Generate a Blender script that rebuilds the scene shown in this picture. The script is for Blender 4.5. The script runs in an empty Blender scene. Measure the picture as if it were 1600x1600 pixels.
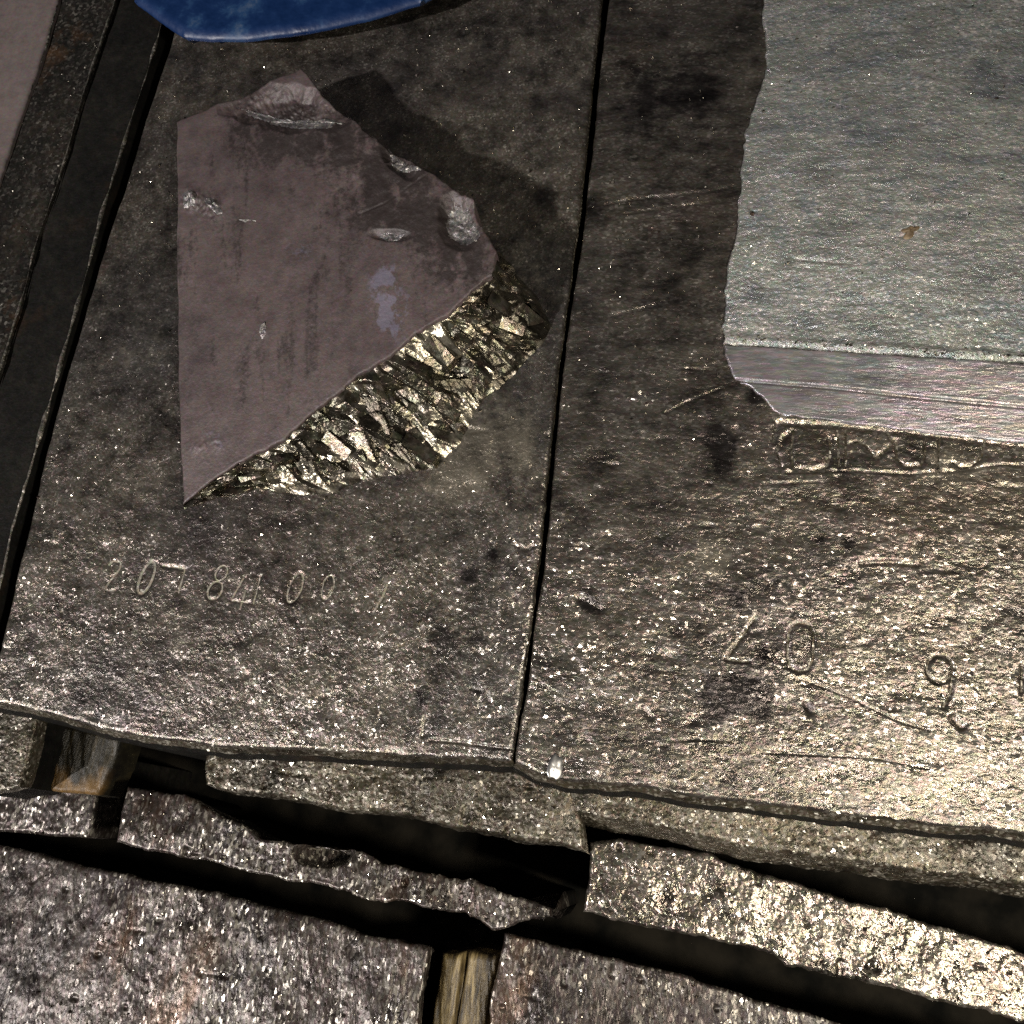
import bpy, math, random
import numpy as np
rng = np.random.default_rng(7); random.seed(7)
S = bpy.context.scene
COL = S.collection

# ------------------------------------------------------------------ camera
F = 1520.0                                   # focal length in photo pixels (1600 wide)
CX = np.array([0.97944205, -0.06529614, 0.19086563])
CY = np.array([0.12525245, 0.93853225, -0.32166604])
CZ = np.array([-0.15813, 0.33895963, 0.92741645])
MM = np.array([CX, CY, CZ])
CAM = np.array([0.08588953, -0.14474972, 0.4173374])
cam_data = bpy.data.cameras.new('camera')
cam = bpy.data.objects.new('camera', cam_data); COL.objects.link(cam)
cam_data.sensor_width = 36.0; cam_data.lens = 36.0 * F / 1600.0
cam_data.clip_start = 0.01; cam_data.clip_end = 50
from mathutils import Matrix, Vector
m4 = Matrix([[*MM[0], CAM[0]], [*MM[1], CAM[1]], [*MM[2], CAM[2]], [0, 0, 0, 1]])
cam.matrix_world = m4
S.camera = cam

# ------------------------------------------------------------------ world and lamps
W = bpy.data.worlds.new('World'); S.world = W; W.use_nodes = True
bg = W.node_tree.nodes['Background']
bg.inputs[0].default_value = (0.86, 0.86, 1.0, 1); bg.inputs[1].default_value = 0.022

def lamp(name, loc, target, power, size, color, kind='AREA'):
    d = bpy.data.lights.new(name, kind); d.energy = power; d.color = color
    if kind == 'AREA': d.shape = 'DISK'; d.size = size
    else: d.shadow_soft_size = size
    o = bpy.data.objects.new(name, d); COL.objects.link(o)
    o.location = loc
    o.rotation_euler = (Vector(target) - Vector(loc)).to_track_quat('-Z', 'Y').to_euler()
    return o
wl = lamp('work_lamp', (0.40, -0.225, 0.50), (0.15, -0.085, 0), 21.0, 0.03, (1.0, 0.92, 0.78), 'SPOT')
wl.data.spot_size = math.radians(77); wl.data.spot_blend = 1.0
lamp('side_lamp', (-1.24, -1.02, 1.36), (-0.02, 0.12, 0), 58.0, 0.07, (1.0, 0.95, 0.92))

S.view_settings.view_transform = 'Standard'; S.view_settings.look = 'None'
S.view_settings.exposure = 0.14; S.view_settings.gamma = 1
S.cycles.use_denoising = False
S.cycles.max_bounces = 5

# ------------------------------------------------------------------ helpers
def un(P, z):
    """photo pixels on the plane of height z (arrays) -> world points"""
    P = np.asarray(P, float); z = np.broadcast_to(np.asarray(z, float), P.shape[:-1])
    r = np.stack([(P[..., 0] - 800) / F, -(P[..., 1] - 800) / F, -np.ones(P.shape[:-1])], -1) @ MM.T
    t = (z - CAM[2]) / r[..., 2]
    return CAM + t[..., None] * r

def hash2(ix, iy, s):
    n = (ix * 374761393 + iy * 668265263 + s * 1442695041) & 0xffffffff
    n = ((n ^ (n >> 13)) * 1274126177) & 0xffffffff
    n = (n ^ (n >> 16)) & 0xffffffff
    return n / 4294967295.0
def vnoise(x, y, s):
    ix = np.floor(x).astype(np.int64); iy = np.floor(y).astype(np.int64)
    fx = x - ix; fy = y - iy; fx = fx * fx * (3 - 2 * fx); fy = fy * fy * (3 - 2 * fy)
    a = hash2(ix, iy, s); b = hash2(ix + 1, iy, s); c = hash2(ix, iy + 1, s); d = hash2(ix + 1, iy + 1, s)
    return (a + (b - a) * fx) * (1 - fy) + (c + (d - c) * fx) * fy - 0.5
def fbm(x, y, s, octv=4, gain=0.5):
    o = np.zeros(np.broadcast(x, y).shape); a = 1.0
    for k in range(octv):
        o += a * vnoise(x * 2 ** k + 17.3 * k, y * 2 ** k - 9.1 * k, s + k); a *= gain
    return o

def resample(poly, n):
    p = np.asarray(poly, float); d = np.r_[0, np.cumsum(np.hypot(*np.diff(p, axis=0).T))]
    t = np.linspace(0, d[-1], n)
    return np.stack([np.interp(t, d, p[:, 0]), np.interp(t, d, p[:, 1])], -1)
def plen(poly):
    return np.hypot(*np.diff(np.asarray(poly, float), axis=0).T).sum()
def jag(line, amp, freq, s):
    """roughen an edge polyline sideways, ends held"""
    t = np.gradient(line, axis=0); t /= np.maximum(np.linalg.norm(t, axis=1), 1e-9)[:, None]
    nrm = np.stack([-t[:, 1], t[:, 0]], -1)
    L = np.r_[0, np.cumsum(np.hypot(*np.diff(line, axis=0).T))]
    w = np.minimum(1, np.minimum(L, L[-1] - L) / 12.0)
    return line + nrm * (amp * 2 * (fbm(L * freq * 0.35, L * 0 + 3.7, s, 4, 0.55) + 0.5 * fbm(L * freq * 1.7, L * 0 + 1.2, s + 3, 3, 0.5) * np.clip(0.4 + 2 * vnoise(L * 0.013, L * 0 + 2.2, s + 8), 0, 1)) * w)[:, None]
def seg_dist(P, poly, far=60):
    """distance in pixels from points P to a polyline (only worked out near it)"""
    poly = np.asarray(poly, float); out = np.full(P.shape[:-1], 1e9)
    lo = poly.min(0) - far; hi = poly.max(0) + far
    m = (P[..., 0] > lo[0]) & (P[..., 0] < hi[0]) & (P[..., 1] > lo[1]) & (P[..., 1] < hi[1])
    Q = P[m]; best = np.full(len(Q), 1e9)
    for a, b in zip(poly[:-1], poly[1:]):
        ab = b - a; L = max(ab @ ab, 1e-9)
        t = np.clip(((Q - a) @ ab) / L, 0, 1)
        best = np.minimum(best, np.hypot(*(Q - a - t[:, None] * ab).T))
    out[m] = best
    return out

def mesh_obj(name, verts, quads, mat, parent=None, smooth=True, tris=None):
    me = bpy.data.meshes.new(name)
    v = np.asarray(verts, np.float32).reshape(-1, 3)
    me.vertices.add(len(v)); me.vertices.foreach_set('co', v.ravel())
    q = np.asarray(quads, np.int32)
    k = q.shape[1]
    me.loops.add(q.size); me.loops.foreach_set('vertex_index', q.ravel())
    me.polygons.add(len(q))
    me.polygons.foreach_set('loop_start', np.arange(0, q.size, k, dtype=np.int32))
    me.polygons.foreach_set('use_smooth', np.full(len(q), smooth))
    me.update(calc_edges=True)
    me.materials.append(mat)
    o = bpy.data.objects.new(name, me); COL.objects.link(o)
    if parent is not None: o.parent = parent
    return o
def thing(name, label, cat, group=None):
    o = bpy.data.objects.new(name, None); COL.objects.link(o)
    o['label'] = label; o['category'] = cat
    if group: o['group'] = group
    return o
def tag(o, label=None, cat=None, group=None, kind=None):
    for k, v in (('label', label), ('category', cat), ('group', group), ('kind', kind)):
        if v: o[k] = v
    return o

PX = 0.00029                                   # metres per photo pixel on the top plane
SURF = {}                                      # name -> vertices of a top, for scattering grit

def plate(name, top, right, bottom, left, z, z_bot, mat, parent=None, step=2.2, rnd=6, jags=(1, 1, 1, 1), jfreq=0.03,
          hfun=None, walls=None, seed=1, smooth=True, key=None, wall_noise=1.5, wear_light=None, shade_wall=True):
    """A solid slab. The four edges (photo pixels, top & bottom left-to-right, left & right top-to-bottom) lie at height z
    (number or function of pixels); the top is a relief grid, the sides go down through 'walls' = [(pixels outward, z)]."""
    nu = max(int(max(plen(top), plen(bottom)) / step), 4); nv = max(int(max(plen(left), plen(right)) / step), 4)
    T = jag(resample(top, nu), jags[0], jfreq, seed); B = jag(resample(bottom, nu), jags[2], jfreq, seed + 20)
    L = jag(resample(left, nv), jags[3], jfreq, seed + 40); R = jag(resample(right, nv), jags[1], jfreq, seed + 60)
    u = np.linspace(0, 1, nu)[None, :, None]; v = np.linspace(0, 1, nv)[:, None, None]
    P = (T[None] * (1 - v) + B[None] * v + L[:, None] * (1 - u) + R[:, None] * u
         - ((1 - u) * (1 - v) * T[0] + u * (1 - v) * T[-1] + (1 - u) * v * B[0] + u * v * B[-1]))
    zz = z(P) if callable(z) else np.full(P.shape[:2], float(z))
    d = np.minimum(np.minimum(seg_dist(P, T[::4], 40), seg_dist(P, B[::4], 40)), np.minimum(seg_dist(P, L[::4], 40), seg_dist(P, R[::4], 40)))
    rr = np.asarray(rnd, float)
    q = np.clip(1 - d / rr, 0, 1)
    V = un(P, zz)
    h = -rr * PX * (1 - np.sqrt(np.maximum(1 - q * q, 0))) * 0.9
    if hfun is not None: h = h + hfun(P, V, d)
    V[..., 2] += h
    idx = np.arange(nu * nv).reshape(nv, nu)
    quads = np.stack([idx[:-1, :-1], idx[1:, :-1], idx[1:, 1:], idx[:-1, 1:]], -1).reshape(-1, 4)
    loop = np.concatenate([idx[0, :-1], idx[:-1, -1], idx[-1, :0:-1], idx[:0:-1, 0]])   # clockwise in the picture
    Pl = P.reshape(-1, 2)[loop]; zl = V.reshape(-1, 3)[loop][:, 2]
    tg = np.roll(Pl, -16, 0) - np.roll(Pl, 16, 0); tg /= np.maximum(np.linalg.norm(tg, axis=1), 1e-9)[:, None]
    out = np.stack([tg[:, 1], -tg[:, 0]], -1)
    side = np.concatenate([np.full(nu - 1, 0), np.full(nv - 1, 1), np.full(nu - 1, 2), np.full(nv - 1, 3)])
    if walls is None: walls = [(0, z_bot)]
    else: walls = list(walls) + [(walls[-1][0], z_bot)]
    rings = [loop]; verts = [V.reshape(-1, 3)]; base = nu * nv; n = len(loop); prev_z = zl
    arc = np.r_[0, np.cumsum(np.hypot(*np.diff(Pl, axis=0).T))]
    prev = V.reshape(-1, 3)[loop]
    for wi, (off, zw) in enumerate(walls):
        o_ = np.asarray(off, float)
        if o_.ndim: o_ = o_[side]
        o_ = np.broadcast_to(o_, (n,))
        sub = 4
        nrm = un(Pl + out * 10, zl) - un(Pl, zl); nrm[:, 2] = 0; nrm /= np.maximum(np.linalg.norm(nrm, axis=1), 1e-9)[:, None]
        goal = V.reshape(-1, 3)[loop].copy() + nrm * (o_ * PX)[:, None]; goal[:, 2] = zw
        for k in range(1, sub + 1):
            f = k / sub
            ring = prev * (1 - f) + goal * f
            wob = (wall_noise if wi < 1 else 0.3) * PX * 2 * fbm(arc * 0.06, arc * 0 + 7.1 * (wi * sub + k), seed + 5, 3)
            ring = ring + nrm * wob[:, None]
            verts.append(ring); rings.append(base + np.arange(n)); base += n
        prev = goal
    for a, b in zip(rings[:-1], rings[1:]):
        quads = np.concatenate([quads, np.stack([a, np.roll(a, -1), np.roll(b, -1), b], -1)])
    # closed underneath with a fan of quads is not visible; leave the last ring resting on the floor
    o = mesh_obj(name, np.concatenate(verts), quads, mat, parent, smooth)
    if shade_wall:
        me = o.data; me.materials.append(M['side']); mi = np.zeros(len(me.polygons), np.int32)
        mi[(-n * 3 if shade_wall is True else (nu - 1) * (nv - 1)):] = 1; 
        if shade_wall == 'all':
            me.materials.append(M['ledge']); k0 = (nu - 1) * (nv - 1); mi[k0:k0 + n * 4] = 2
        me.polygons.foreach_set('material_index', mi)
    if wear_light is not None:
        w = np.zeros(len(o.data.vertices), np.float32); w[:nu * nv] = wear_light(P, V).reshape(-1)
        o.data.attributes.new('wear_light', 'FLOAT', 'POINT').data.foreach_set('value', w)
    if key: SURF[key] = (V.reshape(-1, 3)[::1], P.reshape(-1, 2), d.reshape(-1))
    return o

# ------------------------------------------------------------------ materials
def mat_new(name):
    m = bpy.data.materials.new(name); m.use_nodes = True
    nt = m.node_tree; p = nt.nodes['Principled BSDF']
    return m, nt, p
def N(nt, t, **kw):
    n = nt.nodes.new(t)
    for k, v in kw.items():
        if k.startswith('i_'): n.inputs[int(k[2:]) if k[2:].isdigit() else k[2:].replace('_', ' ')].default_value = v
        else: setattr(n, k, v)
    return n
def ramp(nt, fac, stops):
    r = nt.nodes.new('ShaderNodeValToRGB'); e = r.color_ramp.elements
    while len(e) < len(stops): e.new(0.5)
    for el, (p, c) in zip(e, stops):
        el.position = p; el.color = c if len(c) == 4 else (*c, 1)
    nt.links.new(fac, r.inputs[0]); return r.outputs[0]
def cast_metal(name, cols, rough=(0.25, 0.5), metallic=(0.5, 1.0), glint=0.55, cell=800, stretch=(1, 1, 1), bump=0.5, patch=28, rot=0,
               rust=0.0, fine=1500, wear_light=None, clean=0.8, sparse=3.0, base_tilt=0.3, wave=0.0, spec=0.5, wear_light_pale=0.5, wear_scale=170.0, film=0.0, tint=0.0):
    """dirty, wet cast metal: patchy oxide colour, grainy relief and many tiny tilted crystal faces that flash"""
    m, nt, p = mat_new(name); lk = nt.links.new
    tc = N(nt, 'ShaderNodeTexCoord')
    mp = N(nt, 'ShaderNodeMapping'); mp.inputs['Scale'].default_value = stretch; mp.inputs['Rotation'].default_value = (0, 0, rot)
    lk(tc.outputs['Object'], mp.inputs['Vector'])
    n1 = N(nt, 'ShaderNodeTexNoise', i_Scale=patch, i_Detail=8.0, i_Roughness=0.65); lk(mp.outputs[0], n1.inputs['Vector'])
    n2 = N(nt, 'ShaderNodeTexNoise', i_Scale=patch * 7, i_Detail=6.0, i_Roughness=0.7); lk(mp.outputs[0], n2.inputs['Vector'])
    mixf = N(nt, 'ShaderNodeMix', data_type='FLOAT'); mixf.inputs[0].default_value = 0.45
    lk(n1.outputs[0], mixf.inputs[2]); lk(n2.outputs[0], mixf.inputs[3])
    k = len(cols); stops = [(0.33 + 0.34 * i / (k - 1), c) for i, c in enumerate(cols)]
    col = ramp(nt, mixf.outputs[0], stops)
    # glint cells
    vo = N(nt, 'ShaderNodeTexVoronoi', i_Scale=cell); 
    warp = N(nt, 'ShaderNodeTexNoise', i_Scale=cell * 0.5, i_Detail=2.0); lk(mp.outputs[0], warp.inputs['Vector'])
    wv = N(nt, 'ShaderNodeVectorMath', operation='MULTIPLY_ADD'); wv.inputs[1].default_value = (0.9 / cell,) * 3
    lk(warp.outputs['Color'], wv.inputs[0]); lk(mp.outputs[0], wv.inputs[2]); lk(wv.outputs[0], vo.inputs['Vector'])
    sub = N(nt, 'ShaderNodeVectorMath', operation='SUBTRACT'); sub.inputs[1].default_value = (0.5, 0.5, 0.5); lk(vo.outputs['Color'], sub.inputs[0])
    # strength of the tilt varies over the surface
    n3 = N(nt, 'ShaderNodeTexNoise', i_Scale=patch * 3.1, i_Detail=5.0, i_Roughness=0.7); lk(mp.outputs[0], n3.inputs['Vector'])
    n3c = N(nt, 'ShaderNodeTexNoise', i_Scale=patch * 0.55, i_Detail=4.0, i_Roughness=0.6); lk(mp.outputs[0], n3c.inputs['Vector'])
    n3b = N(nt, 'ShaderNodeMix', data_type='FLOAT'); n3b.inputs[0].default_value = 0.5; lk(n3.outputs[0], n3b.inputs[2]); lk(n3c.outputs[0], n3b.inputs[3])
    tilt = N(nt, 'ShaderNodeMapRange'); tilt.inputs[1].default_value = 0.41; tilt.inputs[2].default_value = 0.60
    tilt.inputs[3].default_value = glint * 0.15; tilt.inputs[4].default_value = glint * 1.5; lk(n3b.outputs[0], tilt.inputs[0])
    sx = N(nt, 'ShaderNodeSeparateXYZ'); lk(vo.outputs['Color'], sx.inputs[0])
    pw = N(nt, 'ShaderNodeMath', operation='POWER'); lk(sx.outputs[2], pw.inputs[0]); pw.inputs[1].default_value = sparse
    ma = N(nt, 'ShaderNodeMath', operation='MULTIPLY_ADD'); lk(pw.outputs[0], ma.inputs[0]); ma.inputs[1].default_value = 2.6; ma.inputs[2].default_value = base_tilt
    mm_ = N(nt, 'ShaderNodeMath', operation='MULTIPLY'); lk(ma.outputs[0], mm_.inputs[0]); lk(tilt.outputs[0], mm_.inputs[1])
    sc = N(nt, 'ShaderNodeVectorMath', operation='SCALE'); lk(sub.outputs[0], sc.inputs[0]); lk(mm_.outputs[0], sc.inputs['Scale'])
    ge = N(nt, 'ShaderNodeNewGeometry')
    # medium and fine relief
    f1 = N(nt, 'ShaderNodeTexNoise', i_Scale=fine * 0.35, i_Detail=5.0, i_Roughness=0.65); lk(mp.outputs[0], f1.inputs['Vector'])
    b1 = N(nt, 'ShaderNodeBump', i_Strength=bump, i_Distance=0.0012); lk(f1.outputs[0], b1.inputs['Height']); p.inputs['Specular IOR Level'].default_value = spec
    if wave:
        f2 = N(nt, 'ShaderNodeTexNoise', i_Scale=fine * 0.07, i_Detail=3.0, i_Roughness=0.55); lk(mp.outputs[0], f2.inputs['Vector'])
        b2 = N(nt, 'ShaderNodeBump', i_Strength=wave, i_Distance=0.004); lk(f2.outputs[0], b2.inputs['Height']); lk(b2.outputs[0], b1.inputs['Normal'])
    add = N(nt, 'ShaderNodeVectorMath', operation='ADD'); lk(b1.outputs[0], add.inputs[0]); lk(sc.outputs[0], add.inputs[1])
    nz = N(nt, 'ShaderNodeVectorMath', operation='NORMALIZE'); lk(add.outputs[0], nz.inputs[0])
    lk(nz.outputs[0], p.inputs['Normal'])
    # slight iridescent tint per crystal
    hs = N(nt, 'ShaderNodeMix', data_type='RGBA', blend_type='MIX'); hs.inputs[0].default_value = 0.12
    br = N(nt, 'ShaderNodeMix', data_type='RGBA', blend_type='MULTIPLY'); br.inputs[0].default_value = 1.0
    pale = N(nt, 'ShaderNodeMix', data_type='RGBA'); pale.inputs[0].default_value = 0.8
    lk(vo.outputs['Color'], pale.inputs[6]); pale.inputs[7].default_value = (1, 1, 1, 1)
    lk(col, br.inputs[6]); lk(pale.outputs[2], br.inputs[7])
    cl = N(nt, 'ShaderNodeMath', operation='POWER'); lk(sx.outputs[2], cl.inputs[0]); cl.inputs[1].default_value = 5.0
    clm = N(nt, 'ShaderNodeMath', operation='MULTIPLY'); lk(cl.outputs[0], clm.inputs[0]); cl2 = N(nt, 'ShaderNodeMapRange'); cl2.inputs[1].default_value = 0.41; cl2.inputs[2].default_value = 0.58; cl2.inputs[3].default_value = clean * 0.15; cl2.inputs[4].default_value = clean
    lk(n3b.outputs[0], cl2.inputs[0]); lk(cl2.outputs[0], clm.inputs[1])
    cm = N(nt, 'ShaderNodeMix', data_type='RGBA'); lk(clm.outputs[0], cm.inputs[0]); lk(br.outputs[2], cm.inputs[6]); cm.inputs[7].default_value = (0.62, 0.58, 0.48, 1)
    final = cm.outputs[2]
    if rust > 0:
        rn = N(nt, 'ShaderNodeTexNoise', i_Scale=patch * 0.8, i_Detail=7.0, noise_dimensions='4D', i_Roughness=0.7, i_W=3.0); lk(mp.outputs[0], rn.inputs['Vector'])
        rf = N(nt, 'ShaderNodeMapRange'); rf.inputs[1].default_value = 0.55; rf.inputs[2].default_value = 0.72; rf.inputs[4].default_value = rust; lk(rn.outputs[0], rf.inputs[0])
        rm = N(nt, 'ShaderNodeMix', data_type='RGBA'); lk(rf.outputs[0], rm.inputs[0]); lk(final, rm.inputs[6]); rm.inputs[7].default_value = (0.16, 0.075, 0.028, 1)
        final = rm.outputs[2]
    if tint:      # mauve and blue-black tint in broad patches
        tn = N(nt, 'ShaderNodeTexNoise', noise_dimensions='4D', i_Scale=9.0, i_Detail=5.0, i_Roughness=0.6, i_W=8.3); lk(tc.outputs['Object'], tn.inputs['Vector'])
        tf = N(nt, 'ShaderNodeMapRange'); tf.inputs[1].default_value = 0.42; tf.inputs[2].default_value = 0.62; tf.inputs[4].default_value = tint; lk(tn.outputs[0], tf.inputs[0])
        tcx = ramp(nt, tn.outputs['Color'], [(0.4, (0.085, 0.066, 0.070)), (0.6, (0.058, 0.064, 0.075))])
        tm = N(nt, 'ShaderNodeMix', data_type='RGBA'); lk(tf.outputs[0], tm.inputs[0]); lk(final, tm.inputs[6]); lk(tcx, tm.inputs[7]); final = tm.outputs[2]
    if film:      # oily sheen
        fr = N(nt, 'ShaderNodeMapRange'); fr.inputs[1].default_value = 0.3; fr.inputs[2].default_value = 0.7; fr.inputs[3].default_value = 200; fr.inputs[4].default_value = 200 + 500 * film
        lk(n3c.outputs[0], fr.inputs[0]); lk(fr.outputs[0], p.inputs['Thin Film Thickness'])
    if wear_light:
        at = N(nt, 'ShaderNodeAttribute', attribute_name='wear_light')
        wn = N(nt, 'ShaderNodeTexNoise', i_Scale=wear_scale, i_Detail=9.0, i_Roughness=0.78); lk(mp.outputs[0], wn.inputs['Vector'])
        for sign, colr in ((1, wear_light[0]), (-1, wear_light[1])):
            a1 = N(nt, 'ShaderNodeMath', operation='MULTIPLY_ADD'); lk(at.outputs['Fac'], a1.inputs[0]); a1.inputs[1].default_value = 0.5 * sign; lk(wn.outputs[0], a1.inputs[2])
            a2 = N(nt, 'ShaderNodeMapRange'); a2.inputs[1].default_value = 0.64; a2.inputs[2].default_value = 0.84; lk(a1.outputs[0], a2.inputs[0])
            a3 = N(nt, 'ShaderNodeMath', operation='MULTIPLY'); lk(a2.outputs[0], a3.inputs[0]); a3.inputs[1].default_value = 0.85 if sign > 0 else wear_light_pale
            wm = N(nt, 'ShaderNodeMix', data_type='RGBA'); lk(a3.outputs[0], wm.inputs[0]); lk(final, wm.inputs[6]); wm.inputs[7].default_value = (*colr, 1); final = wm.outputs[2]
    lk(final, p.inputs['Base Color'])
    mr = N(nt, 'ShaderNodeMapRange'); mr.inputs[1].default_value = 0.3; mr.inputs[2].default_value = 0.7
    mr.inputs[3].default_value = rough[0]; mr.inputs[4].default_value = rough[1]; lk(n2.outputs[0], mr.inputs[0])
    mrs = N(nt, 'ShaderNodeMath', operation='MULTIPLY_ADD'); lk(clm.outputs[0], mrs.inputs[0]); mrs.inputs[1].default_value = -0.12; lk(mr.outputs[0], mrs.inputs[2])
    lk(mrs.outputs[0], p.inputs['Roughness'])
    me = N(nt, 'ShaderNodeMapRange'); me.inputs[1].default_value = 0.35; me.inputs[2].default_value = 0.65
    me.inputs[3].default_value = metallic[1]; me.inputs[4].default_value = metallic[0]; lk(n3.outputs[0], me.inputs[0])
    mes = N(nt, 'ShaderNodeMath', operation='MAXIMUM'); lk(me.outputs[0], mes.inputs[0]); lk(clm.outputs[0], mes.inputs[1])
    lk(mes.outputs[0], p.inputs['Metallic'])
    return m

M = {}
INGOT_COLS = [(0.068, 0.060, 0.056), (0.128, 0.111, 0.097), (0.208, 0.181, 0.148), (0.158, 0.134, 0.126), (0.32, 0.282, 0.222)]
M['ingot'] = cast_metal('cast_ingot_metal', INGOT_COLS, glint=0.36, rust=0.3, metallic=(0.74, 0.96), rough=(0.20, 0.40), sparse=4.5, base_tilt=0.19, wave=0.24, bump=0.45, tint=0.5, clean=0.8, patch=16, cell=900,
                        wear_light=((0.028, 0.024, 0.025), (0.40, 0.36, 0.28)))
M['ingot_right'] = cast_metal('cast_ingot_metal_rippled', INGOT_COLS, glint=0.36, stretch=(0.7, 1.1, 1), rust=0.25, rot=0.1, metallic=(0.78, 0.98), rough=(0.18, 0.38), patch=15, sparse=4.5, base_tilt=0.19, cell=900, tint=0.25,
                              wave=0.26, bump=0.46, clean=0.8, wear_light=((0.028, 0.024, 0.025), (0.40, 0.36, 0.28)))
M['lower'] = cast_metal('rough_lower_metal', [(0.008, 0.0065, 0.0065), (0.020, 0.0148, 0.0142), (0.045, 0.035, 0.031), (0.025, 0.018, 0.019), (0.078, 0.062, 0.052)], glint=0.6, cell=820, bump=0.3, rust=0.6,
                        metallic=(0.4, 0.7), rough=(0.22, 0.45), sparse=7.0, base_tilt=0.10, wave=0.4, patch=14, clean=0.7, stretch=(1.15, 0.55, 1), rot=0.12)
M['wet'] = cast_metal('wet_glossy_lower_metal', [(0.014, 0.012, 0.011), (0.05, 0.041, 0.034), (0.20, 0.175, 0.145), (0.09, 0.076, 0.066), (0.36, 0.33, 0.285)], glint=0.5, cell=780, bump=0.28, rust=0.3,
                      metallic=(0.7, 1.0), rough=(0.14, 0.36), sparse=6.0, base_tilt=0.10, wave=0.55, patch=17, clean=0.8)
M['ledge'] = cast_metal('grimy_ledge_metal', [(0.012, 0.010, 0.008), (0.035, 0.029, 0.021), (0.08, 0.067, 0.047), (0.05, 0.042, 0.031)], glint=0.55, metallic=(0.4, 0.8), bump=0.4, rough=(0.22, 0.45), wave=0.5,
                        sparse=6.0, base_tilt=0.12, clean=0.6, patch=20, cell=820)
M['side'] = cast_metal('shaded_ingot_side', [(0.004, 0.004, 0.004), (0.009, 0.0085, 0.0075), (0.018, 0.016, 0.013)], clean=0.0, glint=0.2, metallic=(0.0, 0.02), rust=0.1, rough=(0.5, 0.7), spec=0.06)  # near black: shade of gaps and stepped side put into the colour
M['side_glint'] = cast_metal('shaded_side_with_specks', [(0.005, 0.005, 0.0045), (0.011, 0.010, 0.009), (0.028, 0.023, 0.018)], clean=0.1, glint=0.5, metallic=(0.0, 0.08), rust=0.3, rough=(0.3, 0.5), cell=600, spec=0.15, sparse=7.0, base_tilt=0.1)  # upper step's shade put into the colour, with specks
M['slab'] = cast_metal('pale_oxide_slab', [(0.13, 0.148, 0.165), (0.205, 0.222, 0.225), (0.30, 0.305, 0.28), (0.195, 0.215, 0.23), (0.40, 0.395, 0.355)], glint=0.45, clean=0.75, metallic=(0.45, 0.7),
                       stretch=(0.78, 1.12, 1), rough=(0.2, 0.42), patch=13, wave=0.3, bump=0.85, sparse=4.5, base_tilt=0.16, film=0.5, cell=900)
M['bevel'] = cast_metal('streaked_shiny_bevel', [(0.10, 0.098, 0.096), (0.18, 0.17, 0.17), (0.27, 0.245, 0.25), (0.17, 0.175, 0.17), (0.33, 0.325, 0.31)], glint=0.05, clean=0.1, metallic=(0.5, 0.8),
                        stretch=(0.3, 1.2, 1), rough=(0.22, 0.4), patch=34, bump=0.4, wave=0.1, film=0.6)
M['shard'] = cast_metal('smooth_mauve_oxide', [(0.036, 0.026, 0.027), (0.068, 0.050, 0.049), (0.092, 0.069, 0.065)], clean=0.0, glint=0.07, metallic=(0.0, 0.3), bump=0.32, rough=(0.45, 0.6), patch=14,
                        wear_light_pale=0.28, wear_scale=300.0, wear_light=((0.014, 0.010, 0.009), (0.19, 0.19, 0.28)))
M['left'] = cast_metal('smooth_grey_oxide', [(0.09, 0.072, 0.068), (0.125, 0.10, 0.094), (0.145, 0.12, 0.108)], clean=0.0, glint=0.06, metallic=(0.0, 0.2), bump=0.15, rough=(0.5, 0.65))
M['chip'] = cast_metal('fresh_chipped_metal', [(0.07, 0.068, 0.078), (0.15, 0.14, 0.145), (0.24, 0.225, 0.22)], glint=0.2, cell=900, rough=(0.35, 0.5), bump=0.5, metallic=(0.4, 0.9))
M['crystal'] = cast_metal('bright_fracture_metal', [(0.045, 0.039, 0.029), (0.092, 0.081, 0.060), (0.165, 0.147, 0.112)], clean=0.15, glint=0.06, cell=420, rough=(0.18, 0.34), metallic=(0.75, 1.0), bump=0.22, wear_light=((0.020, 0.017, 0.012), (0.46, 0.42, 0.33)))
M['liner'] = cast_metal('lit_stamp_groove', [(0.06, 0.055, 0.045), (0.30, 0.275, 0.22), (0.06, 0.055, 0.045)], glint=0.25, rough=(0.35, 0.5), bump=0.3, metallic=(0.2, 0.6), patch=120)  # pale colour paints the light caught by groove walls
M['highlight_line'] = cast_metal('edge_highlight_metal', [(0.05, 0.046, 0.038), (0.15, 0.14, 0.12), (0.28, 0.26, 0.22)], glint=0.3, rough=(0.3, 0.5), bump=0.4, patch=90)  # pale metal for the imitated edge highlights
M['bead'] = mat_new('highlight_bead_metal')[0]
p = M['bead'].node_tree.nodes['Principled BSDF']; p.inputs['Base Color'].default_value = (0.75, 0.74, 0.72, 1); p.inputs['Metallic'].default_value = 1; p.inputs['Roughness'].default_value = 0.3

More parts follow.
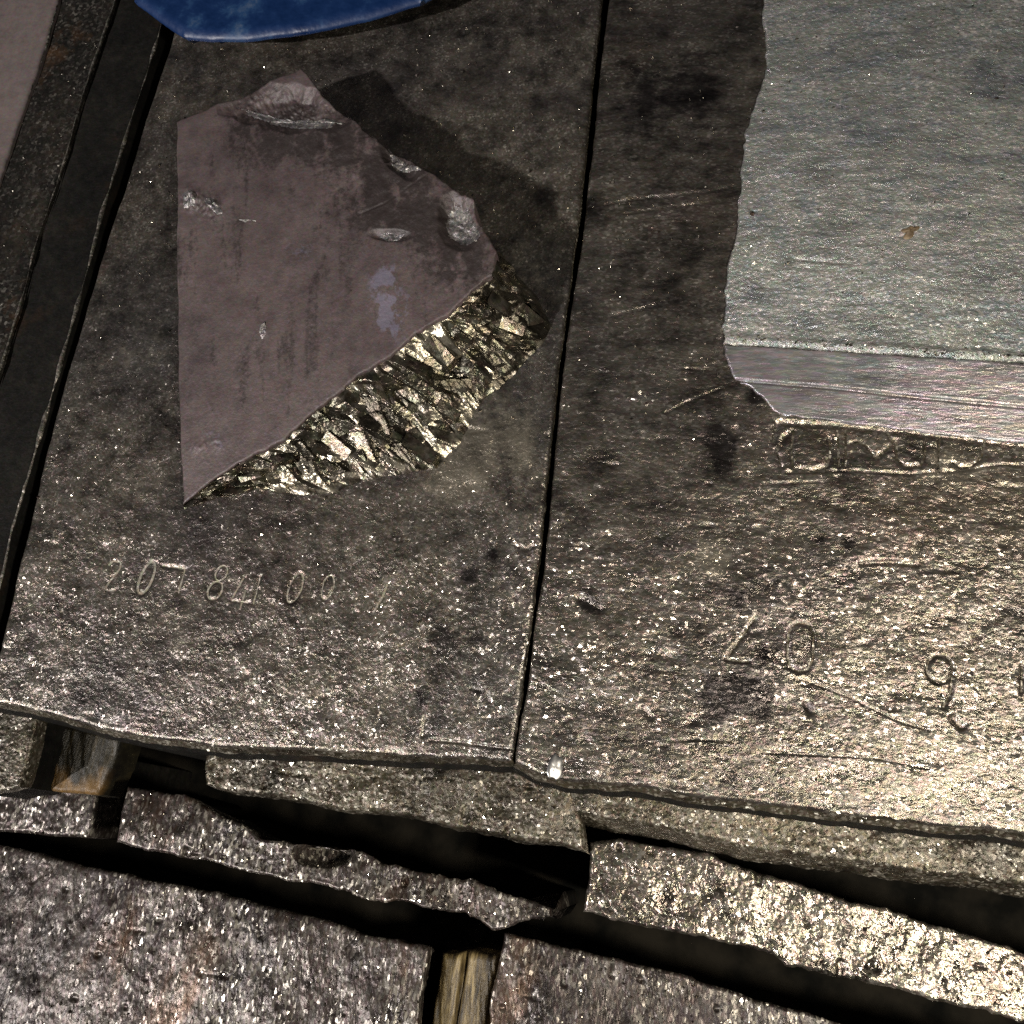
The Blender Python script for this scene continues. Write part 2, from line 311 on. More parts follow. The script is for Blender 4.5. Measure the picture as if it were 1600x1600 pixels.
def blue_mat():
    m, nt, p = mat_new('scuffed_blue_plastic'); lk = nt.links.new
    tc = N(nt, 'ShaderNodeTexCoord')
    n1 = N(nt, 'ShaderNodeTexNoise', i_Scale=55.0, i_Detail=7.0, i_Roughness=0.65); lk(tc.outputs['Object'], n1.inputs['Vector'])
    c = ramp(nt, n1.outputs[0], [(0.3, (0.0010, 0.010, 0.045)), (0.53, (0.0016, 0.016, 0.066)), (0.62, (0.008, 0.034, 0.095)), (0.82, (0.09, 0.11, 0.14))])
    lk(c, p.inputs['Base Color'])
    r = ramp(nt, n1.outputs[0], [(0.3, (0.35,) * 3), (0.7, (0.6,) * 3)]); lk(r, p.inputs['Roughness'])
    n2 = N(nt, 'ShaderNodeTexNoise', i_Scale=300.0, i_Detail=4.0); lk(tc.outputs['Object'], n2.inputs['Vector'])
    b = N(nt, 'ShaderNodeBump', i_Strength=0.25, i_Distance=0.001); lk(n2.outputs[0], b.inputs['Height']); lk(b.outputs[0], p.inputs['Normal'])
    return m
M['blue'] = blue_mat()
def wood_mat(name, cols, wear_light=None):
    m, nt, p = mat_new(name); lk = nt.links.new
    tc = N(nt, 'ShaderNodeTexCoord'); mp = N(nt, 'ShaderNodeMapping'); mp.inputs['Scale'].default_value = (9, 1, 1); lk(tc.outputs['Object'], mp.inputs['Vector'])
    n1 = N(nt, 'ShaderNodeTexNoise', i_Scale=60.0, i_Detail=8.0, i_Roughness=0.7); lk(mp.outputs[0], n1.inputs['Vector'])
    c = ramp(nt, n1.outputs[0], [(0.36, cols[0]), (0.5, cols[1]), (0.62, cols[2])])
    if wear_light:
        at = N(nt, 'ShaderNodeAttribute', attribute_name='wear_light'); wm = N(nt, 'ShaderNodeMix', data_type='RGBA')
        mu = N(nt, 'ShaderNodeMath', operation='MULTIPLY'); lk(at.outputs['Fac'], mu.inputs[0]); lk(n1.outputs[0], mu.inputs[1])
        lk(mu.outputs[0], wm.inputs[0]); lk(c, wm.inputs[6]); wm.inputs[7].default_value = (*wear_light, 1); c = wm.outputs[2]
    lk(c, p.inputs['Base Color'])
    p.inputs['Roughness'].default_value = 0.42
    b = N(nt, 'ShaderNodeBump', i_Strength=0.6, i_Distance=0.002); lk(n1.outputs[0], b.inputs['Height']); lk(b.outputs[0], p.inputs['Normal'])
    return m
M['wood'] = wood_mat('wet_brown_wood', [(0.016, 0.011, 0.005), (0.085, 0.06, 0.024), (0.22, 0.165, 0.072)])
M['wood_dark'] = wood_mat('grimy_orange_wood', [(0.006, 0.005, 0.004), (0.014, 0.012, 0.007), (0.03, 0.023, 0.011)], (0.20, 0.11, 0.03))
m, nt, p = mat_new('black_dirt'); p.inputs['Base Color'].default_value = (0.012, 0.011, 0.010, 1); p.inputs['Roughness'].default_value = 0.95; p.inputs['Specular IOR Level'].default_value = 0.08; M['dirt'] = m
nn = N(nt, 'ShaderNodeTexNoise', i_Scale=60.0, i_Detail=6.0); nt.links.new(N(nt, 'ShaderNodeTexCoord').outputs['Object'], nn.inputs['Vector']); nt.links.new(ramp(nt, nn.outputs[0], [(0.35, (0.003, 0.003, 0.0025)), (0.65, (0.014, 0.012, 0.009))]), p.inputs['Base Color'])
m, nt, p = mat_new('brown_flake'); p.inputs['Roughness'].default_value = 0.6; M['flake'] = m
nn = N(nt, 'ShaderNodeTexNoise', i_Scale=400.0, i_Detail=4.0); nt.links.new(N(nt, 'ShaderNodeTexCoord').outputs['Object'], nn.inputs['Vector']); nt.links.new(ramp(nt, nn.outputs[0], [(0.3, (0.05, 0.032, 0.016)), (0.7, (0.14, 0.10, 0.055))]), p.inputs['Base Color'])

FLOOR = -0.16
# ------------------------------------------------------------------ ground
gx = np.linspace(-1.2, 1.2, 160); gy = np.linspace(-1.2, 1.4, 160); GX, GY = np.meshgrid(gx, gy)
GZ = FLOOR - 0.001 + 0.0015 * fbm(GX * 9, GY * 9, 3, 3)
idx = np.arange(160 * 160).reshape(160, 160)
tag(mesh_obj('ground', np.stack([GX, GY, GZ], -1), np.stack([idx[:-1, :-1], idx[:-1, 1:], idx[1:, 1:], idx[1:, :-1]], -1).reshape(-1, 4), M['dirt']), kind='structure')

# ------------------------------------------------------------------ relief
def relief(amp=1.0, seed=1, sx=1.0, pits=0.0, fine=1.0):
    def f(P, V, d):
        x, y = V[..., 0] * sx, V[..., 1]
        h = 0.00075 * fbm(x * 45, y * 45, seed, 3) + fine * 0.00016 * fbm(x * 260, y * 260, seed + 9, 3) + fine * 0.00008 * fbm(x * 800, y * 800, seed + 19, 2)
        if pits:
            c = vnoise(x * 150, y * 150, seed + 31)
            h = h - pits * np.clip(c - 0.36, 0, 1) * 0.007
        return amp * h
    return f
def groove(h, P, poly, depth, w):
    d = seg_dist(P, poly, 6 * w)
    g = np.exp(-(d / w) ** 2)
    lip = np.exp(-((d - 1.9 * w) / (0.8 * w)) ** 2)
    return h * (1 - 0.85 * g) - depth * g + depth * 0.06 * lip
def arc(cx, cy, rx, ry, a0, a1, n=14, tilt=0.0):
    a = np.radians(np.linspace(a0, a1, n)); x = rx * np.cos(a); y = ry * np.sin(a)
    return [(cx + X - tilt * Y, cy + Y) for X, Y in zip(x, y)]
# stamped digits: list of strokes in photo pixels, width, depth
D_LEFT = [   # 2 0 7 8 4 1 0 0 /
    ([[(170, 884), (177, 877), (189, 879), (188, 889), (172, 908), (164, 921), (172, 923), (182, 922)]], 2.6),
    ([arc(229, 903, 10, 25, 0, 360, 22, 0.36)], 3.2),
    ([[(253, 884), (270, 886), (289, 889), (284, 908), (279, 927)]], 2.4),
    ([arc(346, 896, 9, 12, 0, 360, 16, 0.3), arc(336, 923, 11, 14, 0, 360, 16, 0.3)], 2.2),
    ([[(381, 903), (371, 921), (361, 938), (388, 942)], [(384, 922), (375, 953)]], 2.2),
    ([[(406, 901), (401, 922), (396, 944)]], 2.6),
    ([arc(461, 919, 10, 23, 0, 360, 20, 0.34)], 2.4),
    ([arc(512, 918, 9, 19, 0, 360, 18, 0.25)], 2.0),
    ([[(606, 912), (597, 935), (583, 958)]], 2.6)]
D_RIGHT = [  # 2 0 9 1
    ([[(1179, 968), (1158, 998), (1135, 1029)], [(1135, 1030), (1152, 1033), (1170, 1033)]], 2.6),
    ([[(1237, 980), (1248, 974), (1264, 976), (1271, 990), (1271, 1030), (1262, 1046), (1248, 1050), (1234, 1042), (1231, 1025), (1232, 990), (1237, 980)]], 3.0),
    ([arc(1468, 1045, 20, 21, -200, 160, 22), [(1487, 1055), (1486, 1080), (1474, 1105)]], 2.6),
    ([[(1597, 1040), (1596, 1082)]], 3.0)]
D_LETTER = [ # worn letters under the slab
    ([[(1240, 672), (1224, 684), (1214, 706), (1221, 730)]], 3.4),
    ([[(1240, 674), (1237, 705), (1240, 731), (1268, 735), (1292, 730), (1298, 708), (1296, 686)]], 3.4),
    ([[(1309, 672), (1311, 730)]], 3.2), ([[(1321, 672), (1322, 728)]], 3.0),
    ([[(1328, 694), (1340, 690), (1352, 697), (1369, 716), (1386, 702), (1395, 690), (1386, 676)]], 3.4),
    ([[(1400, 688), (1401, 716), (1414, 729), (1438, 728), (1446, 712), (1447, 684)]], 3.4),
    ([[(1469, 686), (1467, 712), (1466, 752)]], 3.0),
    ([[(1539, 688), (1534, 712), (1520, 729), (1500, 732), (1488, 722)]], 3.4)]
SCR_LEFT = [([(664, 1121), (660, 1150)], 2.5, .0012), ([(672, 1156), (720, 1160), (760, 1166), (800, 1170)], 1.8, .0012), ([(805, 852), (823, 858), (832, 853)], 2.4, .0007),
            ([(735, 1075), (752, 1080), (748, 1110)], 2.2, .0006), ([(680, 20), (672, 60)], 2.0, .0005), ([(595, 1115), (588, 1135)], 1.8, .0006)]
SCR_RIGHT = [([(945, 320), (985, 312), (1050, 306), (1110, 298), (1150, 290)], 2.2, .0006), ([(975, 335), (1060, 322), (1150, 312)], 1.8, .0005), ([(1345, 880), (1390, 878), (1432, 882)], 3.4, .0012),
             ([(1040, 645), (1080, 625), (1130, 606)], 1.8, .0005), ([(1190, 757), (1290, 752)], 1.6, .0005), ([(880, 1172), (878, 1200)], 2.2, .0012), ([(1010, 1160), (1090, 1155), (1140, 1158)], 1.5, .0005),
             ([(1250, 1060), (1330, 1090), (1400, 1125), (1450, 1140)], 2.0, .0006), ([(1190, 1175), (1290, 1180), (1370, 1185), (1450, 1200)], 1.8, .0006), ([(1260, 1100), (1266, 1112)], 5.5, .0016),
             ([(1490, 1122), (1503, 1136)], 6, .0018), ([(1004, 1106), (1016, 1120)], 4.5, .0014), ([(905, 935), (935, 950)], 7, .0012), ([(1060, 575), (1110, 578), (1150, 572)], 1.8, .0005),
             ([(950, 495), (1010, 480), (1040, 468)], 1.8, .0005), ([(1030, 1165), (1042, 1164)], 3, .0006), ([(880, 1128), (890, 1122)], 3, .0008),
             ([(1210, 690), (1215, 660), (1300, 664), (1420, 676), (1540, 690), (1620, 700)], 4, .001), ([(1230, 738), (1330, 735), (1420, 740), (1500, 735), (1560, 725), (1640, 728)], 2.0, .0008)]
def left_relief(P, V, d):
    h = relief(1.0, 11, pits=0.5)(P, V, d)
    for strokes, w in D_LEFT:
        for s in strokes: h = groove(h, P, s, 0.0005, w * 1.1)
    for poly, w, dp in SCR_LEFT: h = groove(h, P, poly, dp, w)
    return h
def right_relief(P, V, d):
    h = relief(1.1, 23, sx=0.6, pits=0.6)(P, V, d)
    x, y = V[..., 0], V[..., 1]
    h = h + 0.00016 * fbm(x * 60, y * 420 + 3 * fbm(x * 30, y * 30, 5, 2), 77, 3) * np.clip((y + 0.02) / 0.1, 0.25, 1)
    for strokes, w in D_RIGHT + D_LETTER:
        for s in strokes: h = groove(h, P, s, 0.0009, w * 1.15)
    for poly, w, dp in SCR_RIGHT: h = groove(h, P, poly, dp, w)
    return h

def ribbon(poly_px, w_px, z, mat, parent, name):
    """shallow U-shaped liner of a stamped stroke"""
    pl = resample(poly_px, max(int(plen(poly_px) / 2.5), 4)); t = np.gradient(pl, axis=0); t /= np.maximum(np.linalg.norm(t, axis=1), 1e-9)[:, None]
    n = np.stack([-t[:, 1], t[:, 0]], -1)
    cols = []
    for s in (-1, -0.5, 0, 0.5, 1):
        q = pl + n * (s * w_px + 0.8 * fbm(pl[:, 0] * 0.2, pl[:, 1] * 0.2, int(10 + 9 * s), 2))[:, None]
        v = un(q, np.full(len(q), z)); v[:, 2] += 0.00010 * s * s; cols.append(v)
    return cols
def stamped(digits, parent, name, z, mat='liner'):
    for strokes, w in digits:
        vs, qs, b = [], [], 0
        for s in strokes:
            c = np.stack(ribbon(s, w * 0.6, z, None, None, name), 1); n = len(c)
            idx = b + np.arange(n * 5).reshape(n, 5); b += n * 5
            vs.append(c.reshape(-1, 3)); qs.append(np.stack([idx[:-1, :-1], idx[:-1, 1:], idx[1:, 1:], idx[1:, :-1]], -1).reshape(-1, 4))
        mesh_obj(name, np.concatenate(vs), np.concatenate(qs), M[mat], parent)

# ------------------------------------------------------------------ the two big ingots
SEAM_L = [(975, -260), (939, 0), (905, 330), (872, 570), (845, 850), (815, 1080), (799, 1188)]
SEAM_R = [(985, -260), (950, 0), (916, 330), (881, 570), (853, 850), (822, 1080), (804, 1190)]
def ingot_wear_light(seed, spots):
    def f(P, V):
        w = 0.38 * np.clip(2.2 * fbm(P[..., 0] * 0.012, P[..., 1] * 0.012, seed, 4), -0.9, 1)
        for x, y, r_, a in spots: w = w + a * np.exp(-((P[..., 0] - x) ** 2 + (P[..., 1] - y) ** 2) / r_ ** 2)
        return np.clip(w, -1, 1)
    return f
SPOTS_GLOW_L = [(770, 870, 16, .9), (735, 900, 18, .9), (800, 895, 14, .9), (750, 995, 20, .7), (680, 950, 35, .5), (690, 1000, 40, .5), (655, 1095, 12, .6), (820, 600, 22, .7), (750, 1080, 12, .6), (705, 745, 50, -1.1), (790, 680, 55, -.8), (740, 700, 40, -.6), (640, 1000, 60, -.25)]  # dark spots, plus pale ones painting reflected light below the fracture
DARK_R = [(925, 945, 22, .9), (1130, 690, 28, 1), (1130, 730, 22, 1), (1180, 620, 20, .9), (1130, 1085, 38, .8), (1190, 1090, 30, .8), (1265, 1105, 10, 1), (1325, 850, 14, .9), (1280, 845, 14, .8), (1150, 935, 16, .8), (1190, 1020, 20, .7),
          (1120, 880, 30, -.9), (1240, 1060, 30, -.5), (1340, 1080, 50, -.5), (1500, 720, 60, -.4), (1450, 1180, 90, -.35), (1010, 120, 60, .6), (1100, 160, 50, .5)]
A = thing('ingot', 'dark cast metal ingot stamped with a row of digits under the broken shard', 'ingot')
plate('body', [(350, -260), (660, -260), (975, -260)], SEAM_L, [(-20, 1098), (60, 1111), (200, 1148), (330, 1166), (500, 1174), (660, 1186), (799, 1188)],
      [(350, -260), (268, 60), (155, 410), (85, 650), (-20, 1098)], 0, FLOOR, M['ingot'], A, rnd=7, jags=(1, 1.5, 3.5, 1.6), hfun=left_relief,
      walls=[((0, 0, 7, 0), -0.006), ((0, 0, 13, 0), -0.012)], seed=3, key='A', wear_light=ingot_wear_light(301, SPOTS_GLOW_L), shade_wall='all')
stamped(D_LEFT, A, 'stamped_digit', -0.00036)
B = thing('ingot', 'large rippled metal ingot right of the seam with stamped digits near its front', 'ingot')
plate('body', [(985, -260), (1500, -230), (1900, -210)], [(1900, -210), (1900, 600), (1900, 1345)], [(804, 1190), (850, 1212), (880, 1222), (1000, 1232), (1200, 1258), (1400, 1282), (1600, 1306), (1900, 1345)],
      SEAM_R, 0, FLOOR, M['ingot_right'], B, rnd=8, jags=(1, 1, 3.5, 1.5), hfun=right_relief, walls=[((0, 0, 8, 0), -0.006), ((0, 0, 13, 0), -0.012)], seed=5, key='B', wear_light=ingot_wear_light(311, DARK_R), shade_wall='all')
stamped(D_RIGHT, B, 'stamped_digit', -0.00062, 'ledge')
stamped(D_LETTER, B, 'worn_letter', -0.0008, 'ledge')
rough_h = relief(2.6, 41, pits=0.8)
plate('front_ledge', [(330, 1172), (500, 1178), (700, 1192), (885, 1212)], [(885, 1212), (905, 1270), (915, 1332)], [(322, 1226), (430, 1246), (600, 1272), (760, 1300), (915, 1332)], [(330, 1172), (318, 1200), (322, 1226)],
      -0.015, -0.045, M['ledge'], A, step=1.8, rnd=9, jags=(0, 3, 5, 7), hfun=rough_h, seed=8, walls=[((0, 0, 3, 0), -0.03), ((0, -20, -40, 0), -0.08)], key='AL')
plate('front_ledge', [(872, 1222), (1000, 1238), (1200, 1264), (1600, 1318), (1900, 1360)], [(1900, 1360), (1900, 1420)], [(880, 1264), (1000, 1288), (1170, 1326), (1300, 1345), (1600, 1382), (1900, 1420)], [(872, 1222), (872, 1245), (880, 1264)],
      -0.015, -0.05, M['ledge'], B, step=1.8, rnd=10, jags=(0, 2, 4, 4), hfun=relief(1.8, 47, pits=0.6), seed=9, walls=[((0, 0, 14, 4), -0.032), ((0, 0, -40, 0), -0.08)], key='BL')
# bead added at the seam end, tilted to throw a lamp highlight
def blob(name, px, py, rx, ry, z, hgt, mat, parent=None, seed=1, n=22, rot=0.0, rough=0.25, tilt=(0, 0)):
    vs, qs = [], []
    rings = 9
    for i in range(rings):
        a = math.pi / 2 * (1 - i / (rings - 1))
        for k in range(n):
            t = 2 * math.pi * k / n; rr = math.cos(a) * (1 + rough * 2 * float(vnoise(np.array(2 + math.cos(t) * 2.0), np.array(2 + math.sin(t) * 2.0 + i * 0.12), seed)))
            x, y = rx * rr * math.cos(t), ry * rr * math.sin(t)
            q = un(np.array([px + x * math.cos(rot) - y * math.sin(rot), py + x * math.sin(rot) + y * math.cos(rot)]), z)
            q[2] += hgt * math.sin(a) * (1 + rough * float(vnoise(np.array(5 + x * 0.4), np.array(5 + y * 0.4), seed + 3))); q[2] += tilt[0] * (x - rx) * PX + tilt[1] * y * PX; vs.append(q)
    for i in range(rings - 1):
        for k in range(n): qs.append((i * n + k, i * n + (k + 1) % n, (i + 1) * n + (k + 1) % n, (i + 1) * n + k))
    return mesh_obj(name, vs, qs, mat, parent)
blob('highlight_bead', 869, 1199, 12, 21, -0.0008, 0.0010, M['bead'], B, 4, rot=0.25, tilt=(-0.36, 0.1))

# ------------------------------------------------------------------ pale slab upper right
def crest_y(x): return 536 + (x - 1130) * 0.062
def slab_z(P):
    e = np.interp(P[..., 1], [-260, 0, 105, 220, 350, 450, 540], [1195, 1192, 1199, 1166, 1150, 1132, 1130])
    return 0.0016 + 0.0055 * np.clip((P[..., 0] - e) / 260, 0, 1)
def slab_h(P, V, d):
    x, y = V[..., 0], V[..., 1]
    h = relief(0.8, 61, sx=0.6)(P, V, d) + 0.00028 * fbm(x * 70, y * 420 + 3 * fbm(x * 30, y * 30, 8, 2), 87, 3)
    h = h + 0.0008 * np.exp(-((P[..., 1] - crest_y(P[..., 0]) + 8) / 6) ** 2)
    return groove(h, P, [(1240, 405), (1330, 412)], .0005, 2)
FOOT_S = [(1218, 646), (1330, 661), (1450, 675), (1600, 692), (1900, 735)]
def bevel_z(P):
    foot = np.interp(P[..., 0], [1140, 1218, 1330, 1450, 1600, 1900], [600, 646, 661, 675, 692, 735])
    t = np.clip((P[..., 1] - crest_y(P[..., 0])) / np.maximum(foot - crest_y(P[..., 0]), 1), 0, 1)
    return slab_z(P) * (1 - t) + 0.0007
def bevel_h(P, V, d):
    x, y = V[..., 0], V[..., 1]
    h = 0.00008 * fbm(x * 25, y * 300, 63, 2) + 0.0002 * fbm(x * 120, y * 120, 64, 3)
    return groove(h, P, [(1150, 594), (1300, 606), (1450, 622), (1640, 640), (1900, 670)], .0011, 2.4)
Sl = thing('slab', 'pale grey slab with a jagged left edge lying on the right ingot', 'slab')
plate('body', [(1195, -260), (1500, -240), (1900, -200)], [(1900, -200), (1900, 300), (1900, 584)], [(1130, 536), (1500, 559), (1900, 584)],
      [(1195, -260), (1192, 0), (1199, 105), (1180, 160), (1166, 220), (1158, 290), (1150, 350), (1132, 450), (1128, 510), (1130, 536)],
      slab_z, 0.0, M['slab'], Sl, rnd=3, jags=(1, 1, 1.5, 5), jfreq=0.05, hfun=slab_h, seed=12, key='S', shade_wall=False)
plate('bevel_face', [(1131, 538), (1500, 561), (1900, 586)], [(1900, 586), (1900, 735)], FOOT_S, [(1131, 538), (1136, 562), (1150, 592), (1178, 606), (1218, 646)],
      bevel_z, -0.0003, M['bevel'], Sl, rnd=2, jags=(1, 1, 2.0, 4), jfreq=0.05, hfun=bevel_h, seed=13, shade_wall=False)

# ------------------------------------------------------------------ broken shard
def shard_z(P):
    t = np.clip(((P[..., 0] - 285) * 0.8 + (790 - P[..., 1]) * 0.55) / 600, 0, 1.1)
    return 0.0025 + 0.040 * t - 0.006 * t * t
CHIPS = [(445, 168, 95, 34, 0.12, .0045), (622, 250, 34, 18, 0.75, .004), (716, 345, 30, 42, -0.3, .005), (612, 368, 32, 9, 0.05, .0022)]
def shard_h(P, V, d):
    x, y = V[..., 0], V[..., 1]
    h = 0.0006 * fbm(x * 30, y * 30, 71, 3)
    dark = np.exp(-(seg_dist(P, [(520, 230), (640, 300), (740, 400)], 300) / 70) ** 2)
    h = h + (0.0003 * fbm(x * 300, y * 300, 72, 3) + 0.0005 * fbm(x * 110, y * 110, 73, 2)) * (0.25 + dark)
    for cx, cy, rx, ry, a, dp in CHIPS:
        u = (P[..., 0] - cx) * math.cos(a) + (P[..., 1] - cy) * math.sin(a); w = -(P[..., 0] - cx) * math.sin(a) + (P[..., 1] - cy) * math.cos(a)
        r = np.sqrt((u / rx) ** 2 + (w / ry) ** 2) + 0.25 * fbm(x * 120, y * 120, 74, 2)
        h = h - dp * np.clip(1.15 - r, 0, 0.6) / 0.6 * (1 + 0.25 * fbm(x * 500, y * 500, 75, 2))
    for poly, w, dp in [([(470, 260), (560, 215), (640, 205)], 1.2, .0002), ([(560, 335), (600, 318), (670, 270)], 1.4, .0003), ([(520, 300), (610, 250)], 1.2, .0002)]:
        h = groove(h, P, poly, dp, w)
    for cx, cy, r, dp in [(300, 312, 14, .0022), (330, 325, 16, .0012), (310, 698, 14, .0006), (335, 692, 13, .0006), (410, 515, 9, .0006)]:
        h = h + dp * np.exp(-((P[..., 0] - cx) ** 2 + (P[..., 1] - cy) ** 2) / r ** 2) * (1 + 1.4 * fbm(x * 500, y * 500, 76, 2))
    return h
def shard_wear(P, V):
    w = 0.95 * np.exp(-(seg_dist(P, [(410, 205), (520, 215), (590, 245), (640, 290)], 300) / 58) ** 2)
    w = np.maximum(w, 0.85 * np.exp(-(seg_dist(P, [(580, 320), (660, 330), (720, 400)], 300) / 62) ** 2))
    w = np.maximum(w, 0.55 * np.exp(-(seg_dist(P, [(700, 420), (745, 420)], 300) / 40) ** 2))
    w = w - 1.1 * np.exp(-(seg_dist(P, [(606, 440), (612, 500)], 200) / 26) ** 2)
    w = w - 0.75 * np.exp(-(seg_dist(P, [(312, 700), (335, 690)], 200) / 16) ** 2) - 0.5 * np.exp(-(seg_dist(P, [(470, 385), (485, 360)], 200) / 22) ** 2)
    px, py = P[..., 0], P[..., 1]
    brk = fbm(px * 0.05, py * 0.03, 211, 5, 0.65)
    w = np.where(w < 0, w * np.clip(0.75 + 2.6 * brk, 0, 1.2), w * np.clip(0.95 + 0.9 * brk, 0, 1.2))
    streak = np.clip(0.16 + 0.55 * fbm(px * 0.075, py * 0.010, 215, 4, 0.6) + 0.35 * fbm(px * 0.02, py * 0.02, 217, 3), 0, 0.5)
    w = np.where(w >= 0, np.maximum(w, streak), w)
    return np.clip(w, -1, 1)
EDGE = [(286, 788), (330, 752), (375, 725), (440, 688), (500, 633), (560, 588), (610, 556), (655, 515), (700, 488), (740, 452), (768, 430)]
FOOT = [(288, 796), (335, 783), (400, 762), (470, 775), (520, 772), (565, 748), (620, 741), (680, 732), (722, 692), (746, 634), (800, 590), (850, 535), (862, 510)]
sh = thing('metal_shard', 'broken mauve metal shard with a bright crystalline fracture lying on the left ingot', 'metal shard')
top_body = plate('top_face', [(276, 190), (320, 172), (352, 156), (410, 128), (470, 106)], [(470, 106), (500, 150), (560, 190), (600, 220), (645, 258), (700, 292), (736, 312), (752, 355), (772, 392), (768, 430)], EDGE,
      [(276, 190), (277, 400), (279, 600), (286, 788)], shard_z, 0.001, M['shard'], sh, step=2.0, rnd=3, jags=(2, 5, 3, 1), jfreq=0.05, hfun=shard_h, walls=[((0, 2, -6, 0), 0.002)], seed=14, key='SH', wear_light=shard_wear)

def fracture():
    n, mrows = 460, 120
    A_ = jag(resample(EDGE, n), 3, 0.05, 34); B_ = jag(resample(FOOT, n), 2.5, 0.06, 90)
    B_[-1] = FOOT[-1]
    # right flank end: run the lower-right corner up to the shard's right tip
    v = np.linspace(0, 1, mrows)[:, None, None]
    P = A_[None] * (1 - v) + B_[None] * v
    z = (shard_z(A_)[None] - 0.0015) * (1 - v[..., 0]) ** 1.0 + 0.0003 * v[..., 0]
    V = un(P, z)
    # broken crystal faces: nearest of stretched random seeds decides a tilted plane
    k = 260
    si = rng.random((k, 2)); gu = np.broadcast_to(np.linspace(0, 1, n)[None], z.shape); gv = np.broadcast_to(v[..., 0], z.shape)
    thick = z[0][None] + 0.004
    L = 620.0; h = np.full(z.shape, -0.0022); who = np.zeros(z.shape, int)
    for i, (a, b) in enumerate(si):
        du = (gu - a) * L; dv = (gv - b) * 135
        an = rng.normal(1.05, 0.35); c, s_ = math.cos(an), math.sin(an)          # long axis runs from the top edge down to the foot
        p_, q_ = du * c + dv * s_, -du * s_ + dv * c
        r_ = rng.uniform(4, 10); e = rng.uniform(1.5, 3.6)
        edge = np.maximum(np.abs(p_ + 0.25 * q_) / e, np.abs(q_ - 0.1 * p_))
        hi = rng.normal(-0.0004, 0.0010) + PX * (rng.normal(0, 0.20) * p_ / 2 + rng.normal(0, 0.30) * q_) - PX * rng.uniform(0.9, 2.0) * np.maximum(0, edge - r_)
        who = np.where(hi > h, i, who); h = np.maximum(h, hi)
    h = h + 0.00022 * fbm(V[..., 0] * 600, V[..., 1] * 600, 91, 3)
    fade = np.minimum(1, np.minimum(gv * 10, (1 - gv) * 7)) * np.minimum(1, np.minimum(gu * 12 + .1, (1 - gu) * 14))
    h = np.where(h > 0, h, h * 0.8) * fade - 0.001 * np.sin(gv * math.pi) * np.clip(gu * 3, 0, 1) * fade
    nrm = np.array([0.45, -0.55, 0.70])
    V = V + h[..., None] * nrm
    V[..., 2] = np.maximum(V[..., 2], 0.0003)
    idx = np.arange(n * mrows).reshape(mrows, n)
    q = np.stack([idx[:-1, :-1], idx[1:, :-1], idx[1:, 1:], idx[:-1, 1:]], -1).reshape(-1, 4)
    o = mesh_obj('fracture_face', V, q, M['crystal'], sh, smooth=False)
    tone = np.clip(rng.normal(-0.05, 0.6, k), -1, 1)
    tone = tone[who] - 0.6 * np.exp(-((gu - 0.62) / 0.09) ** 2 - ((gv - 0.35) / 0.25) ** 2) - 0.35 * np.exp(-((gu - 0.06) / 0.05) ** 2)
    o.data.attributes.new('wear_light', 'FLOAT', 'POINT').data.foreach_set('value', (np.clip(-tone, -1, 1)).astype(np.float32).reshape(-1) * np.where((gu > 0.1).reshape(-1), 1, -1))
    return o, V
ff, FV = fracture()
# small flank that closes the right end
flank = [(768, 430), (772, 400), (800, 428), (838, 455), (862, 510)]
def strip(a_px, a_z, b_px, b_z, rows, name, mat, parent, amp, seed):
    n = 80; a = resample(a_px, n); b = resample(b_px, n); v = np.linspace(0, 1, rows)[:, None, None]
    za = np.interp(np.linspace(0, 1, n), np.linspace(0, 1, len(a_z)), a_z); zb = np.interp(np.linspace(0, 1, n), np.linspace(0, 1, len(b_z)), b_z)
    P = a[None] * (1 - v) + b[None] * v; z = za[None] * (1 - v[..., 0]) + zb[None] * v[..., 0]
    V = un(P, z); V = V + (amp * fbm(V[..., 0] * 220, V[..., 1] * 220, seed, 3) * np.sin(v[..., 0] * math.pi))[..., None] * np.array([0.6, 0, 0.8])
    idx = np.arange(n * rows).reshape(rows, n)
    return mesh_obj(name, V, np.stack([idx[:-1, :-1], idx[1:, :-1], idx[1:, 1:], idx[:-1, 1:]], -1).reshape(-1, 4), mat, parent, smooth=False)
strip([(768, 430), (772, 404), (770, 390)], [0.0355, 0.036, 0.036], [(862, 510), (838, 462), (782, 402)], [0.0003, 0.001, 0.004], 30, 'broken_flank', M['crystal'], sh, 0.006, 95)
# big single crystals standing out of the fracture
def crystal(cx, cy, lx, ly, ang, z, tilt):
    o = []
    for sx, sy in ((-1, -1), (1, -0.8), (1.05, 0.9), (-0.9, 1)):
        x, y = sx * lx / 2, sy * ly / 2
        o.append((cx + x * math.cos(ang) - y * math.sin(ang), cy + x * math.sin(ang) + y * math.cos(ang)))
    t = np.array([un(np.array(q), frac_at(*q) + 0.0006 + d) for q, d in zip(o, tilt)]); b = t.copy(); b[:, 2] -= 0.004
    mid = t.mean(0); b[:, :2] = mid[:2] + (b[:, :2] - mid[:2]) * 1.15
    return mesh_obj('crystal', np.concatenate([t, b]), [(0, 3, 2, 1), (0, 1, 5, 4), (1, 2, 6, 5), (2, 3, 7, 6), (3, 0, 4, 7)], M['crystal'], sh, smooth=False)
def frac_at(px, py):
    d = np.linalg.norm(FVp - np.array([px, py]), axis=-1); i = np.unravel_index(d.argmin(), d.shape); return FVs[i]
def proj(V):
    c = (V - CAM) @ MM
    return np.stack([800 + F * c[..., 0] / -c[..., 2], 800 - F * c[..., 1] / -c[..., 2]], -1)
FVp = proj(FV)
FVs = FV[..., 2].copy()
